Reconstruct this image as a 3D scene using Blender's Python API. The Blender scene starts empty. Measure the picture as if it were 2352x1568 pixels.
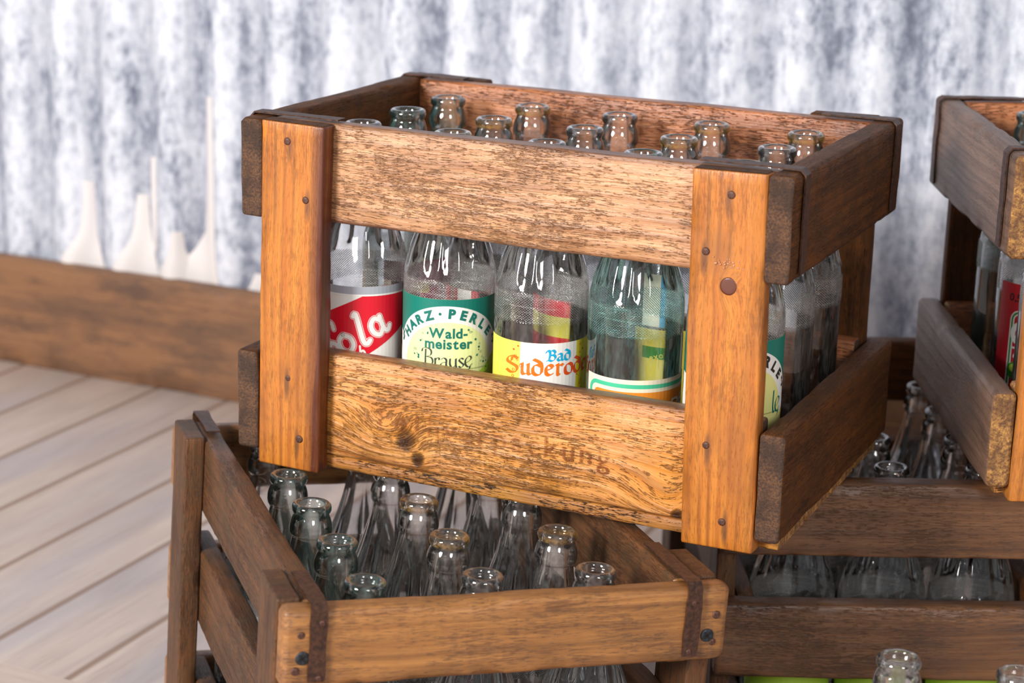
import bpy, bmesh, math, random
from mathutils import Vector, Matrix, noise
from mathutils.geometry import tessellate_polygon
R = math.radians
SC = bpy.context.scene
COL = SC.collection

# ---------------------------------------------------------------- camera
cam_d = bpy.data.cameras.new('camera')
cam = bpy.data.objects.new('camera', cam_d)
COL.objects.link(cam)
cam_d.sensor_width = 36.0
cam_d.lens = 4600 / 2352 * 36.0
cam_d.clip_start = 0.01
cam.matrix_world = Matrix(((0.90637, -0.13774, 0.3994, 0.7219), (0.42164, 0.23546, -0.87566, -1.15649),
                           (0.02657, 0.96207, 0.27149, 0.47657), (0, 0, 0, 1)))
cam_d.dof.use_dof = True
cam_d.dof.focus_distance = 1.33
cam_d.dof.aperture_fstop = 8.0
SC.camera = cam

# ---------------------------------------------------------------- world, lamps, exposure
W_ = bpy.data.worlds.new('studio')
SC.world = W_
W_.use_nodes = True
bg = W_.node_tree.nodes['Background']
bg.inputs[0].default_value = (0.93, 0.96, 1.0, 1)
bg.inputs[1].default_value = 0.32


def lamp(name, az, el, dist, size, power, col):
    """a round studio flash; az from the crate front (-y) towards +x"""
    d = bpy.data.lights.new(name, 'AREA')
    d.shape = 'DISK'
    d.size = size
    d.energy = power
    d.color = col
    o = bpy.data.objects.new(name, d)
    COL.objects.link(o)
    a, e = R(az), R(el)
    c = Vector((0.18, 0.1, 0.12))
    p = c + dist * Vector((math.sin(a) * math.cos(e), -math.cos(a) * math.cos(e), math.sin(e)))
    o.location = p
    o.rotation_euler = (c - p).to_track_quat('-Z', 'Y').to_euler()
    return o


lamp('flash_key', -19, 21, 3.2, 0.9, 132, (1.0, 0.97, 0.93))
lamp('flash_fill', 42, 22, 3.4, 0.85, 34, (1.0, 0.98, 0.96))

SC.view_settings.view_transform = 'Standard'
SC.view_settings.look = 'None'
SC.view_settings.gamma = 1.0
SC.view_settings.use_curve_mapping = False
SC.view_settings.exposure = 0.0
SC.cycles.max_bounces = 24
SC.cycles.transmission_bounces = 24
SC.cycles.transparent_max_bounces = 48
SC.cycles.glossy_bounces = 6
SC.cycles.diffuse_bounces = 3
SC.cycles.caustics_reflective = False
SC.cycles.sample_clamp_indirect = 6.0


# ---------------------------------------------------------------- node helpers
class NT:
    def __init__(s, name):
        s.m = bpy.data.materials.new(name)
        s.m.use_nodes = True
        s.t = s.m.node_tree
        s.t.nodes.clear()
        s.out = s.t.nodes.new('ShaderNodeOutputMaterial')

    def n(s, kind, **kw):
        nd = s.t.nodes.new('ShaderNode' + kind)
        for k, v in kw.items():
            if k == 'ins':
                for i, x in v.items():
                    if hasattr(x, 'is_output'):
                        s.t.links.new(x, nd.inputs[i])
                    else:
                        nd.inputs[i].default_value = x
            else:
                setattr(nd, k, v)
        return nd

    def math(s, op, a, b=0.0, c=None, clamp=False):
        ins = {0: a, 1: b}
        if c is not None:
            ins[2] = c
        return s.n('Math', operation=op, use_clamp=clamp, ins=ins).outputs[0]

    def ramp(s, fac, stops, interp='LINEAR'):
        nd = s.n('ValToRGB', ins={0: fac})
        nd.color_ramp.interpolation = interp
        e = nd.color_ramp.elements
        while len(e) < len(stops):
            e.new(0.5)
        for el, (p, c) in zip(e, stops):
            el.position = p
            el.color = (c, c, c, 1) if not hasattr(c, '__len__') else (*c[:3], 1)
        return nd.outputs[0]

    def mix(s, f, a, b, mode='MIX'):
        nd = s.n('Mix', data_type='RGBA', blend_type=mode)
        for i, x in ((0, f), (6, a), (7, b)):
            if hasattr(x, 'is_output'):
                s.t.links.new(x, nd.inputs[i])
            elif hasattr(x, '__len__'):
                nd.inputs[i].default_value = (*x[:3], 1)
            else:
                nd.inputs[i].default_value = x
        return nd.outputs[2]

    def noise(s, vec, scale, detail=3, rough=0.55, dist=0.0):
        return s.n('TexNoise', ins={'Vector': vec, 'Scale': scale, 'Detail': detail, 'Roughness': rough, 'Distortion': dist}).outputs[0]

    def mapping(s, vec, sc=(1, 1, 1), loc=(0, 0, 0)):
        return s.n('Mapping', ins={0: vec, 1: loc, 3: sc}).outputs[0]

    def bsdf(s, color, rough, normal=None, **kw):
        b = s.n('BsdfPrincipled', ins={'Base Color': (*color[:3], 1) if hasattr(color, '__len__') else color, 'Roughness': rough})
        if normal is not None:
            s.t.links.new(normal, b.inputs['Normal'])
            s.t.links.new(normal, b.inputs['Coat Normal'])
        for k, v in kw.items():
            k = k.replace('_', ' ')
            if hasattr(v, 'is_output'):
                s.t.links.new(v, b.inputs[k])
            else:
                b.inputs[k].default_value = v
        s.t.links.new(b.outputs[0], s.out.inputs[0])
        return b

    def bump(s, h, strength, dist=0.001, normal=None):
        ins = {'Strength': strength, 'Distance': dist, 'Height': h}
        if normal is not None:
            ins['Normal'] = normal
        return s.n('Bump', ins=ins).outputs[0]


def rgb(r, g, b):
    """sRGB 0..255 to linear"""
    f = lambda c: (c / 255) / 12.92 if c <= 10 else ((c / 255 + 0.055) / 1.055) ** 2.4
    return (f(r), f(g), f(b))


def wood(name, light, base, dark, ring=260, cracks=0.5, blotch=0.5, rough=0.42, bump=0.5, coat=0.25, knots=(), yellow=None, vary=True, grime=None, stains=(), edge=None, chatter=0.0, spec=0.5):
    t = NT(name)
    tc = t.n('TexCoord').outputs['Object']
    if vary:
        rnd = t.n('ObjectInfo').outputs['Random']
        off = t.n('CombineXYZ', ins={0: t.math('MULTIPLY', rnd, 7.3), 1: t.math('MULTIPLY', rnd, 3.1), 2: t.math('MULTIPLY', rnd, 5.7)}).outputs[0]
        vec = t.n('VectorMath', operation='ADD', ins={0: tc, 1: off}).outputs[0]
    else:
        vec = tc
    lo = t.noise(t.mapping(vec, (5, 18, 18)), 1.0, 2, 0.5)
    sep = t.n('SeparateXYZ', ins={0: tc})
    y = sep.outputs[1]
    yy = t.math('ADD', t.n('SeparateXYZ', ins={0: vec}).outputs[1], t.math('MULTIPLY', lo, 0.014))
    kmask = None
    for (kx, ky, sx, sy, amp, kr) in knots:
        dx = t.math('MULTIPLY', t.math('SUBTRACT', sep.outputs[0], kx), 1.0 / sx)
        dy = t.math('MULTIPLY', t.math('SUBTRACT', y, ky), 1.0 / sy)
        wob = t.math('MULTIPLY', t.math('SUBTRACT', t.noise(t.mapping(vec, (60, 60, 60)), 1.0, 4, 0.6), 0.5), 1.5)
        r0 = t.math('ADD', t.math('MULTIPLY', dx, dx), t.math('MULTIPLY', dy, dy))
        g = t.math('POWER', 2.718, t.math('MULTIPLY', r0, -1.0))
        yy = t.math('ADD', yy, t.math('MULTIPLY', g, amp))
        if kr <= 0:
            continue
        r2 = t.math('ADD', r0, t.math('MULTIPLY', wob, kr))
        k = t.ramp(r2, [(0.0, 1.0), (0.5 * kr, 0.75), (kr, 0.0)])
        kmask = k if kmask is None else t.math('MAXIMUM', kmask, k)
    rg = t.math('SINE', t.math('MULTIPLY', yy, ring * 2.2))
    rg = t.ramp(t.math('MULTIPLY_ADD', rg, 0.5, 0.5), [(0.0, 0.0), (0.6, 0.2), (1.0, 1.0)])
    rgm = t.ramp(t.noise(t.mapping(vec, (8, 40, 40), (5, 5, 5)), 1.0, 3, 0.6), [(0.38, 0.15), (0.62, 1.0)])
    rg = t.math('MULTIPLY', rg, rgm)
    zc = t.n('CombineXYZ', ins={0: t.n('SeparateXYZ', ins={0: vec}).outputs[0], 1: yy, 2: t.n('SeparateXYZ', ins={0: vec}).outputs[2]}).outputs[0]
    streak = t.noise(t.mapping(zc, (9, 330, 330)), 1.0, 6, 0.62)
    fine = t.noise(t.mapping(zc, (45, 1300, 1300)), 1.0, 3, 0.6)
    col = t.mix(t.ramp(streak, [(0.30, 0.0), (0.70, 1.0)]), light, base)
    if yellow is not None:
        ym = t.ramp(t.noise(t.mapping(vec, (9, 22, 22), (3, 1, 2)), 1.0, 3, 0.6), [(0.42, 0.0), (0.60, 1.0)])
        col = t.mix(t.math('MULTIPLY', ym, 0.6), col, yellow)
    col = t.mix(t.math('MULTIPLY', rg, 0.42), col, dark)
    bl = t.ramp(t.noise(t.mapping(vec, (11, 32, 32), (1, 4, 2)), 1.0, 5, 0.65), [(0.47, 0.0), (0.68, 1.0)])
    col = t.mix(t.math('MULTIPLY', bl, blotch), col, dark)
    # worn scars: short dark dashes along the grain
    ck = t.noise(t.mapping(zc, (130, 1250, 1250), (2, 2, 2)), 1.0, 4, 0.65)
    area = t.noise(t.mapping(vec, (18, 34, 34), (7, 7, 7)), 1.0, 4, 0.65)
    cross = t.noise(t.mapping(vec, (420, 60, 60), (4, 2, 7)), 1.0, 3, 0.6)
    ckm = t.ramp(t.math('ADD', t.math('ADD', ck, t.math('MULTIPLY', area, 0.55)), t.math('MULTIPLY', cross, 0.14)), [(0.885, 0.0), (0.96, 1.0)])
    col = t.mix(t.math('MULTIPLY', ckm, cracks), col, (dark[0] * 0.5, dark[1] * 0.45, dark[2] * 0.5))
    if grime is not None:
        gm = t.ramp(t.noise(t.mapping(vec, (60, 60, 60), (9, 1, 1)), 1.0, 4, 0.7), [(0.45, 0.0), (0.62, 1.0)])
        col = t.mix(t.math('MULTIPLY', gm, 0.6), col, grime)
    if chatter:
        cx_ = t.math('SINE', t.math('ADD', t.math('MULTIPLY', sep.outputs[0], 620.0), t.math('MULTIPLY', t.noise(t.mapping(vec, (60, 90, 90)), 1.0, 3, 0.6), 16.0)))
        cm = t.math('MULTIPLY', t.ramp(cx_, [(0.90, 0.0), (1.0, 1.0)]), t.ramp(area, [(0.40, 0.0), (0.60, chatter)]))
        col = t.mix(cm, col, dark)
    if edge is not None:
        ew = t.math('ADD', t.math('ABSOLUTE', y), t.math('MULTIPLY', t.math('SUBTRACT', streak, 0.5), 0.007))
        col = t.mix(t.math('MULTIPLY', t.ramp(t.n('MapRange', ins={0: ew, 1: edge - 0.008, 2: edge + 0.001}).outputs[0], [(0.0, 0.0), (0.55, 0.25), (1.0, 1.0)]), 0.75), col, (dark[0] * 0.7, dark[1] * 0.65, dark[2] * 0.7))
    for (kx, ky, sx, sy, amt, sc_) in stains:
        dx = t.math('MULTIPLY', t.math('SUBTRACT', sep.outputs[0], kx), 1.0 / sx)
        dy = t.math('MULTIPLY', t.math('SUBTRACT', y, ky), 1.0 / sy)
        r2 = t.math('ADD', t.math('MULTIPLY', dx, dx), t.math('MULTIPLY', dy, dy))
        r2 = t.math('ADD', r2, t.math('MULTIPLY', t.math('SUBTRACT', streak, 0.5), 1.6))
        g = t.math('MULTIPLY', t.ramp(t.math('MULTIPLY', r2, 0.5), [(0.0, 1.0), (0.5, 0.0)]), amt)
        col = t.mix(g, col, sc_)
    if kmask is not None:
        col = t.mix(kmask, col, (dark[0] * 0.3, dark[1] * 0.28, dark[2] * 0.3))
    h = t.math('ADD', t.math('MULTIPLY', streak, 0.8), t.math('MULTIPLY', fine, 0.25))
    h = t.math('SUBTRACT', h, t.math('MULTIPLY', ckm, 0.9))
    h = t.math('ADD', h, t.math('MULTIPLY', rg, 0.35))
    if kmask is not None:
        h = t.math('SUBTRACT', h, t.math('MULTIPLY', kmask, 1.2))
    rr = t.math('ADD', rough - 0.08, t.math('MULTIPLY', streak, 0.2))
    t.bsdf(col, rr, t.bump(h, bump, 0.0012), Coat_Weight=coat, Coat_Roughness=0.34, Specular_IOR_Level=spec)
    return t.m


def endgrain(name, light, dark, scale=1.0):
    t = NT(name)
    vec = t.n('TexCoord').outputs['Object']
    a = t.noise(t.mapping(vec, (420 * scale,) * 3), 1.0, 5, 0.7)
    b = t.noise(t.mapping(vec, (70, 70, 70)), 1.0, 3, 0.6)
    col = t.mix(t.ramp(a, [(0.40, 0.0), (0.64, 1.0)]), dark, light)
    col = t.mix(t.ramp(b, [(0.38, 0.75), (0.62, 0.0)]), col, (dark[0] * 0.6, dark[1] * 0.6, dark[2] * 0.6))
    t.bsdf(col, 0.55, t.bump(a, 0.8, 0.0018), Coat_Weight=0.15, Coat_Roughness=0.35)
    return t.m


def metal(name, col, col2, rough=0.55, scale=300, metallic=0.35):
    t = NT(name)
    vec = t.n('TexCoord').outputs['Object']
    a = t.noise(t.mapping(vec, (scale,) * 3), 1.0, 5, 0.7)
    c = t.mix(t.ramp(a, [(0.38, 0.0), (0.64, 1.0)]), col, col2)
    t.bsdf(c, rough, t.bump(a, 0.5, 0.0006), Metallic=metallic)
    return t.m


def plain(name, col, rough=0.5, **kw):
    t = NT(name)
    t.bsdf(col, rough, **kw)
    return t.m


# glass: clear walls with real thickness; each tint is one material
def glass(name, tint, stain=None, film=0.0):
    t = NT(name)
    tc = t.n('TexCoord').outputs['Object']
    sep = t.n('SeparateXYZ', ins={0: tc})
    z = sep.outputs[2]
    ang = t.math('ARCTAN2', sep.outputs[1], sep.outputs[0])
    # knurled band under the flutes
    kn = t.math('MULTIPLY', t.math('SINE', t.math('MULTIPLY', ang, 95.0)), t.math('SINE', t.math('MULTIPLY', z, 3600.0)))
    band = t.ramp(t.n('MapRange', ins={0: z, 1: 0.110, 2: 0.135}).outputs[0], [(0.0, 0.0), (0.12, 1.0), (0.80, 1.0), (0.92, 0.0)])
    wob = t.noise(t.mapping(tc, (55, 55, 28)), 1.0, 3, 0.5)
    h = t.math('ADD', t.math('MULTIPLY', t.math('MULTIPLY', kn, band), 0.5), t.math('MULTIPLY', wob, 0.5))
    nrm = t.bump(h, 0.55, 0.0009)
    lw = t.n('LayerWeight', ins={0: 0.35}).outputs['Facing']
    fres = t.n('Fresnel', ins={'IOR': 1.5, 'Normal': nrm}).outputs[0]
    md = tuple(1 - (1 - c) * (0.17 if min(tint) < 0.6 else 0.02) for c in tint)
    edge = t.ramp(lw, [(0.0, tuple(0.75 + 0.25 * c for c in md)), (0.55, md), (0.84, tuple(0.5 * (a + b) for a, b in zip(md, tint))), (1.0, tint)])
    solid = t.ramp(t.n('MapRange', ins={0: z, 1: 0.195, 2: 0.212}).outputs[0], [(0.0, 0.04), (1.0, 0.34)])
    tr = t.n('BsdfTransparent', ins={0: edge})
    rf = t.n('BsdfRefraction', ins={0: edge, 1: 0.02, 2: 1.12, 'Normal': nrm})
    thru = t.n('MixShader', ins={0: solid})
    t.t.links.new(tr.outputs[0], thru.inputs[1])
    t.t.links.new(rf.outputs[0], thru.inputs[2])
    gl = t.n('BsdfGlossy', ins={0: (1, 1, 1, 1), 'Roughness': 0.04, 'Normal': nrm})
    sh = t.n('MixShader', ins={0: t.math('MULTIPLY', fres, 1.7, clamp=True)})
    t.t.links.new(thru.outputs[0], sh.inputs[1])
    t.t.links.new(gl.outputs[0], sh.inputs[2])
    # thin dust and scuffs on the outside
    sc = t.noise(t.mapping(tc, (220, 220, 60)), 1.0, 5, 0.75)
    dm = t.math('MULTIPLY', t.ramp(sc, [(0.46, 0.0), (0.72, 1.0)]), 0.09 + film)
    dots = t.ramp(kn, [(0.15, 0.0), (0.6, 1.0)])
    dm = t.math('ADD', dm, t.math('MULTIPLY', t.math('MULTIPLY', band, dots), 0.30))
    scr = t.ramp(t.noise(t.mapping(tc, (40, 40, 900)), 1.0, 4, 0.7), [(0.56, 0.0), (0.66, 1.0)])
    dm = t.math('ADD', dm, t.math('MULTIPLY', t.math('MULTIPLY', band, scr), 0.22))
    colr = (0.75, 0.75, 0.72, 1) if min(tint) > 0.6 else (0.30 + 0.3 * tint[0], 0.75, 0.70, 1)
    if stain is not None:
        lipm = t.ramp(t.n('MapRange', ins={0: z, 1: 0.218, 2: 0.230}).outputs[0], [(0.0, 0.0), (0.50, 0.0), (0.57, 1.0), (0.66, 0.9), (0.76, 0.15), (1.0, 0.1)])
        sn = t.ramp(t.noise(t.mapping(tc, (420, 420, 420)), 1.0, 3, 0.6), [(0.40, 0.0), (0.60, 1.0)])
        sm = t.math('MULTIPLY', t.math('MULTIPLY', lipm, sn), 0.38)
        dm = t.math('MAXIMUM', dm, sm)
        colr = t.mix(t.ramp(lipm, [(0.0, 0.0), (0.2, 1.0)]), (0.75, 0.75, 0.72), stain)
    df = t.n('BsdfDiffuse', ins={0: colr})
    fin = t.n('MixShader', ins={0: dm})
    t.t.links.new(sh.outputs[0], fin.inputs[1])
    t.t.links.new(df.outputs[0], fin.inputs[2])
    t.t.links.new(fin.outputs[0], t.out.inputs[0])
    return t.m


M = {}
# top crate
M['post'] = wood('amber_varnished_wood', rgb(214, 140, 56), rgb(188, 108, 34), rgb(92, 46, 18), ring=420, cracks=0.28, blotch=0.32, rough=0.42, bump=0.25, coat=0.35)
def nail_stains(pts, cx, cz):
    return tuple((z - cz - 0.004, x - cx, 0.014, 0.0026, 0.75, rgb(78, 50, 34)) for x, z in pts)


NL = [(0.0230, 0.2345, 0.0026), (0.0372, 0.1953, 0.0025), (0.0229, 0.0668, 0.0022), (0.0317, 0.0233, 0.0028)]
NR = [(0.3400, 0.2325, 0.0026), (0.3253, 0.1952, 0.0025), (0.3325, 0.0690, 0.0024), (0.3460, 0.0192, 0.0025)]
PA = (rgb(210, 134, 50), rgb(180, 98, 30), rgb(84, 40, 16))
M['post_l'] = wood('amber_varnished_wood_left', *PA, ring=420, cracks=0.34, blotch=0.5, rough=0.42, bump=0.25, coat=0.35, vary=False,
                   stains=nail_stains([p[:2] for p in NL], 0.0246, 0.12375) + ((0.0, 0.0250, 0.50, 0.0115, 1.0, rgb(88, 38, 18)),))
M['post_r'] = wood('amber_varnished_wood_right', *PA, ring=420, cracks=0.34, blotch=0.5, rough=0.42, bump=0.25, coat=0.35, vary=False,
                   knots=((0.051, 0.0011, 0.011, 0.009, 0.006, 0),), stains=nail_stains([p[:2] for p in NR], 0.3404, 0.12375) + ((0.072, -0.004, 0.020, 0.011, 0.45, rgb(120, 78, 44)), (-0.07, 0.012, 0.05, 0.006, 0.3, rgb(140, 70, 24))))
M['rail_top'] = wood('worn_pinkish_wood', rgb(218, 166, 120), rgb(186, 126, 80), rgb(96, 54, 36), ring=300, cracks=0.40, blotch=0.35, rough=0.40, bump=0.75, coat=0.4, vary=False, edge=0.0340, chatter=0.3)
M['rail_low'] = wood('golden_knotty_wood', rgb(238, 174, 104), rgb(210, 124, 50), rgb(88, 44, 20), ring=330, cracks=0.52, blotch=0.35, rough=0.40, bump=0.85, coat=0.4,
                     knots=((-0.0950, -0.0130, 0.0240, 0.0180, 0.016, 0), (-0.0735, -0.0165, 0.0150, 0.0160, 0.006, 0.40), (-0.064, -0.0290, 0.008, 0.010, 0.002, 0.5), (0.1180, -0.0300, 0.0300, 0.0220, 0.016, 0), (0.1290, -0.0360, 0.0100, 0.0100, 0.004, 0.35)), edge=0.0376, yellow=rgb(228, 148, 44), vary=False)
M['slat'] = wood('rough_slat_wood', rgb(206, 142, 66), rgb(168, 98, 36), rgb(70, 36, 18), ring=150, cracks=0.95, blotch=0.4, rough=0.5, bump=1.0, coat=0.2, yellow=rgb(218, 156, 28))
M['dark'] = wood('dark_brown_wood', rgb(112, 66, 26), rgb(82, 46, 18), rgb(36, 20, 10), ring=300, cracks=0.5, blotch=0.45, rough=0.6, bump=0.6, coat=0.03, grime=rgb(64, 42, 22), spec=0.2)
M['back'] = wood('reddish_inner_wood', rgb(206, 132, 82), rgb(166, 92, 46), rgb(74, 34, 20), ring=110, cracks=0.6, blotch=0.75, rough=0.4, bump=0.8, coat=0.4)
M['end_dark'] = endgrain('dark_end_grain', rgb(128, 88, 56), rgb(66, 44, 34), 1.5)
M['end_gold'] = endgrain('pale_end_grain', rgb(214, 158, 82), rgb(120, 76, 44))
# lower crates
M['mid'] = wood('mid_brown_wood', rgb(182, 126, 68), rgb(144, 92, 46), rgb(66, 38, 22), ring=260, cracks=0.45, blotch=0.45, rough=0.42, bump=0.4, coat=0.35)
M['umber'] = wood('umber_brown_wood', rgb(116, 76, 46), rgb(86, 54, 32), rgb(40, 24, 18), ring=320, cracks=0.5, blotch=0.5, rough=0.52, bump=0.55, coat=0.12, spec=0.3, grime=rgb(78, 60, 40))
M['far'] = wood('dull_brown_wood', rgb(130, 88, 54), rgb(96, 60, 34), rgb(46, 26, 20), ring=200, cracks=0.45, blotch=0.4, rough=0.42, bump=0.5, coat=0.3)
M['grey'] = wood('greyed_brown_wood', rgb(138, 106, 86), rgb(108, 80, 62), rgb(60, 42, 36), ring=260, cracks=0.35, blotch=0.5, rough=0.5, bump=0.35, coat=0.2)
M['strap'] = metal('rusty_strap_metal', rgb(52, 34, 28), rgb(92, 60, 44), 0.5)
M['nail'] = metal('rusty_nail_metal', rgb(56, 36, 34), rgb(116, 78, 62), 0.5, 900)
M['screw'] = metal('black_screw_metal', rgb(46, 48, 52), rgb(70, 74, 80), 0.4, 900, 0.6)
M['knot'] = plain('red_brown_knot', rgb(96, 46, 30), 0.45, Coat_Weight=0.3)
# glass tints
RUST = rgb(206, 158, 78)
G = {
    'clear': glass('clear_glass', (0.84, 0.87, 0.86)),
    'stained': glass('clear_glass_stained_lip', (0.84, 0.87, 0.83), stain=RUST),
    'aqua': glass('pale_aqua_glass', (0.36, 0.76, 0.70), film=0.03),
    'teal': glass('teal_tinted_glass', (0.14, 0.62, 0.55), film=0.02),
    'shade': glass('clear_glass_clean', (0.80, 0.84, 0.82), film=-0.07),
    'dusty': glass('dusty_clear_glass', (0.82, 0.85, 0.83), film=0.08),
}


# ---------------------------------------------------------------- object helpers
def link(o, parent=None):
    COL.objects.link(o)
    if parent is not None:
        o.parent = parent
    return o


def tag(o, label=None, cat=None, group=None, kind=None):
    for k, v in (('label', label), ('category', cat), ('group', group), ('kind', kind)):
        if v:
            o[k] = v
    return o


def smooth(me):
    me.polygons.foreach_set('use_smooth', [True] * len(me.polygons))


def mesh_obj(name, bm, mats, parent=None, sm=False):
    me = bpy.data.meshes.new(name)
    bm.to_mesh(me)
    bm.free()
    for m in (mats if isinstance(mats, (list, tuple)) else [mats]):
        me.materials.append(m)
    if sm:
        smooth(me)
    return link(bpy.data.objects.new(name, me), parent)


LOCM = {}


def board(name, box, along, mat, end, parent, r=0.0022, amp=0.0006, seed=0, chip=0.0, tilt=0.0):
    """a worn board filling box=(x0,x1,y0,y1,z0,z1); 'along' is its grain axis"""
    lo = Vector(box[0::2])
    hi = Vector(box[1::2])
    d = hi - lo
    ax = 'xyz'.index(along)
    oth = sorted([i for i in range(3) if i != ax], key=lambda i: -d[i])
    L, Wd, T = d[ax], d[oth[0]], d[oth[1]]
    r = min(r, T * 0.42)
    sec = []
    for (cx, cy, a0) in ((Wd / 2 - r, T / 2 - r, 0), (-Wd / 2 + r, T / 2 - r, 90), (-Wd / 2 + r, -T / 2 + r, 180), (Wd / 2 - r, -T / 2 + r, 270)):
        for k in range(4):
            a = R(a0 + 30 * k)
            sec.append((cx + r * math.cos(a), cy + r * math.sin(a), math.cos(a), math.sin(a)))
        n_add = 4 if a0 in (0, 180) else 1
        nx = {0: (-Wd / 2 + r, T / 2), 90: (-Wd / 2, -T / 2 + r), 180: (Wd / 2 - r, -T / 2), 270: (Wd / 2, T / 2 - r)}[a0]
        c0 = sec[-1]
        for k in range(1, n_add + 1):
            f = k / (n_add + 1)
            sec.append((c0[0] + (nx[0] - c0[0]) * f, c0[1] + (nx[1] - c0[1]) * f, c0[2], c0[3]))
    N = max(10, int(L / 0.006))
    bm = bmesh.new()
    rows = []
    sd = Vector((seed * 1.7, seed * 3.1, seed * 0.7))
    stations = [0, 0.35 * r, r] + [r + (L - 2 * r) * i / N for i in range(1, N)] + [L - r, L - 0.35 * r, L]
    for s in stations:
        e = min(s, L - s)
        ins = r * (1 - math.sqrt(max(0, 1 - (1 - e / r) ** 2))) if e < r else 0
        row = []
        for (a, b, na, nb) in sec:
            p = Vector((s - L / 2, a - na * ins * 0.8, b - nb * ins * 0.8))
            q = Vector((p.x * 14, p.y * 40, p.z * 40)) + sd
            dn = noise.noise(q) * amp
            if abs(na) > 0.2 and abs(nb) > 0.2:
                dn -= max(0, noise.noise(Vector((p.x * 55, p.y * 9, p.z * 9)) + sd * 2) - 0.1) * (0.0025 + chip)
            p.y += na * dn
            p.z += nb * dn
            row.append(bm.verts.new(p))
        rows.append(row)
    n = len(sec)
    for i in range(len(rows) - 1):
        for k in range(n):
            f = bm.faces.new((rows[i][k], rows[i + 1][k], rows[i + 1][(k + 1) % n], rows[i][(k + 1) % n]))
            f.smooth = True
    for row, rev in ((rows[0], False), (rows[-1], True)):
        f = bm.faces.new(row if not rev else row[::-1])
        f.material_index = 1
    for f in bm.faces:
        if f.material_index == 0 and all(abs(abs(v.co.x) - L / 2) < r * 0.7 for v in f.verts):
            f.material_index = 1
    bmesh.ops.recalc_face_normals(bm, faces=bm.faces)
    o = mesh_obj(name, bm, [mat, end], parent)
    X = Vector([1.0 if i == ax else 0 for i in range(3)])
    Y = Vector([1.0 if i == oth[0] else 0 for i in range(3)])
    Z = X.cross(Y)
    mt = Matrix((X, Y, Z)).transposed().to_4x4()
    mt.translation = (lo + hi) / 2
    if tilt:
        c_ = Matrix.Translation(mt.translation)
        mt = c_ @ Matrix.Rotation(tilt, 4, 'Y') @ c_.inverted() @ mt
    o.matrix_basis = mt
    LOCM[o.name] = mt.copy()
    return o


def nail_head(name, p, nrm, rad, mat, parent_board, crate, h=0.0007, cross=False):
    """a domed nail or screw head at p (crate space) on the face with normal nrm; child of its board"""
    bm = bmesh.new()
    rings = ((1.0, 0.0), (1.0, 0.55), (0.8, 0.92), (0.45, 1.0)) if not cross else ((1.0, 0.0), (1.0, 0.6), (0.93, 0.9), (0.5, 0.8))
    n = 18
    vr = [[bm.verts.new((rad * f * math.cos(2 * math.pi * k / n), rad * f * math.sin(2 * math.pi * k / n), -0.0004 + (h + 0.0004) * g)) for k in range(n)] for f, g in rings]
    for a, b in zip(vr, vr[1:]):
        for k in range(n):
            bm.faces.new((a[k], a[(k + 1) % n], b[(k + 1) % n], b[k]))
    c = bm.verts.new((0, 0, h * (1.02 if not cross else 0.55)))
    for k in range(n):
        bm.faces.new((vr[-1][k], vr[-1][(k + 1) % n], c))
    if cross:
        w, l = rad * 0.16, rad * 0.62
        for (a, b) in ((l, w), (w, l)):
            vs = [bm.verts.new((x * a * 0.8 - y * b * 0.6, x * a * 0.6 + y * b * 0.8, h * 1.04)) for x, y in ((-1, -1), (1, -1), (1, 1), (-1, 1))]
            f = bm.faces.new(vs)
            f.material_index = 1
    bmesh.ops.recalc_face_normals(bm, faces=[f for f in bm.faces if f.material_index == 0])
    o = mesh_obj(name, bm, [mat, M['slot']] if cross else [mat], parent_board, True)
    q = Vector(nrm).to_track_quat('Z', 'Y').to_matrix().to_4x4()
    q.translation = Vector(p) + Vector(nrm) * 0.0001
    o.matrix_basis = LOCM[parent_board.name].inverted() @ q
    return o


M['slot'] = plain('screw_slot_black', (0.004, 0.004, 0.004), 0.6)


def strap(box_w, H, x_in, x_out, y, crate, drop, top_len, th=0.0012, name='corner_strap'):
    """flat iron strap: runs along the top of the long board, over the end board and down its outer face"""
    sgn = 1 if x_out > x_in else -1
    pts = [(x_out - sgn * top_len, H + 0.0006), (x_in, H + 0.0009), (x_out - sgn * 0.002, H + 0.0008), (x_out + sgn * 0.0006, H - 0.002), (x_out + sgn * 0.0007, H - drop * 0.5), (x_out + sgn * 0.0006, H - drop)]
    bm = bmesh.new()
    fine = []
    for a, b in zip(pts, pts[1:]):
        n = max(1, int(math.dist(a, b) / 0.004))
        fine += [(a[0] + (b[0] - a[0]) * i / n, a[1] + (b[1] - a[1]) * i / n) for i in range(n)]
    fine.append(pts[-1])
    prev = None
    for i, (px, pz) in enumerate(fine):
        a = fine[max(0, i - 1)]
        b = fine[min(len(fine) - 1, i + 1)]
        t = Vector((b[0] - a[0], 0, b[1] - a[1])).normalized()
        nn = Vector((-t.z, 0, t.x))
        if nn.z < -0.3 or (abs(nn.z) < 0.3 and nn.x * sgn < 0):
            nn = -nn
        wv = box_w / 2 + noise.noise(Vector((px * 90, pz * 90, y * 50))) * 0.0007
        bend = noise.noise(Vector((px * 60, pz * 60, y * 90 + 5))) * 0.0006 + 0.0002
        P = Vector((px, y, pz))
        ring = [bm.verts.new(P + nn * (u + bend) + Vector((0, v, 0))) for u, v in ((0, -wv), (th, -wv), (th, wv), (0, wv))]
        if prev:
            for k in range(4):
                bm.faces.new((prev[k], prev[(k + 1) % 4], ring[(k + 1) % 4], ring[k]))
        else:
            bm.faces.new(ring)
        prev = ring
    bm.faces.new(prev)
    bmesh.ops.recalc_face_normals(bm, faces=bm.faces)
    o = mesh_obj(name, bm, M['strap'], crate)
    return o


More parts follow.
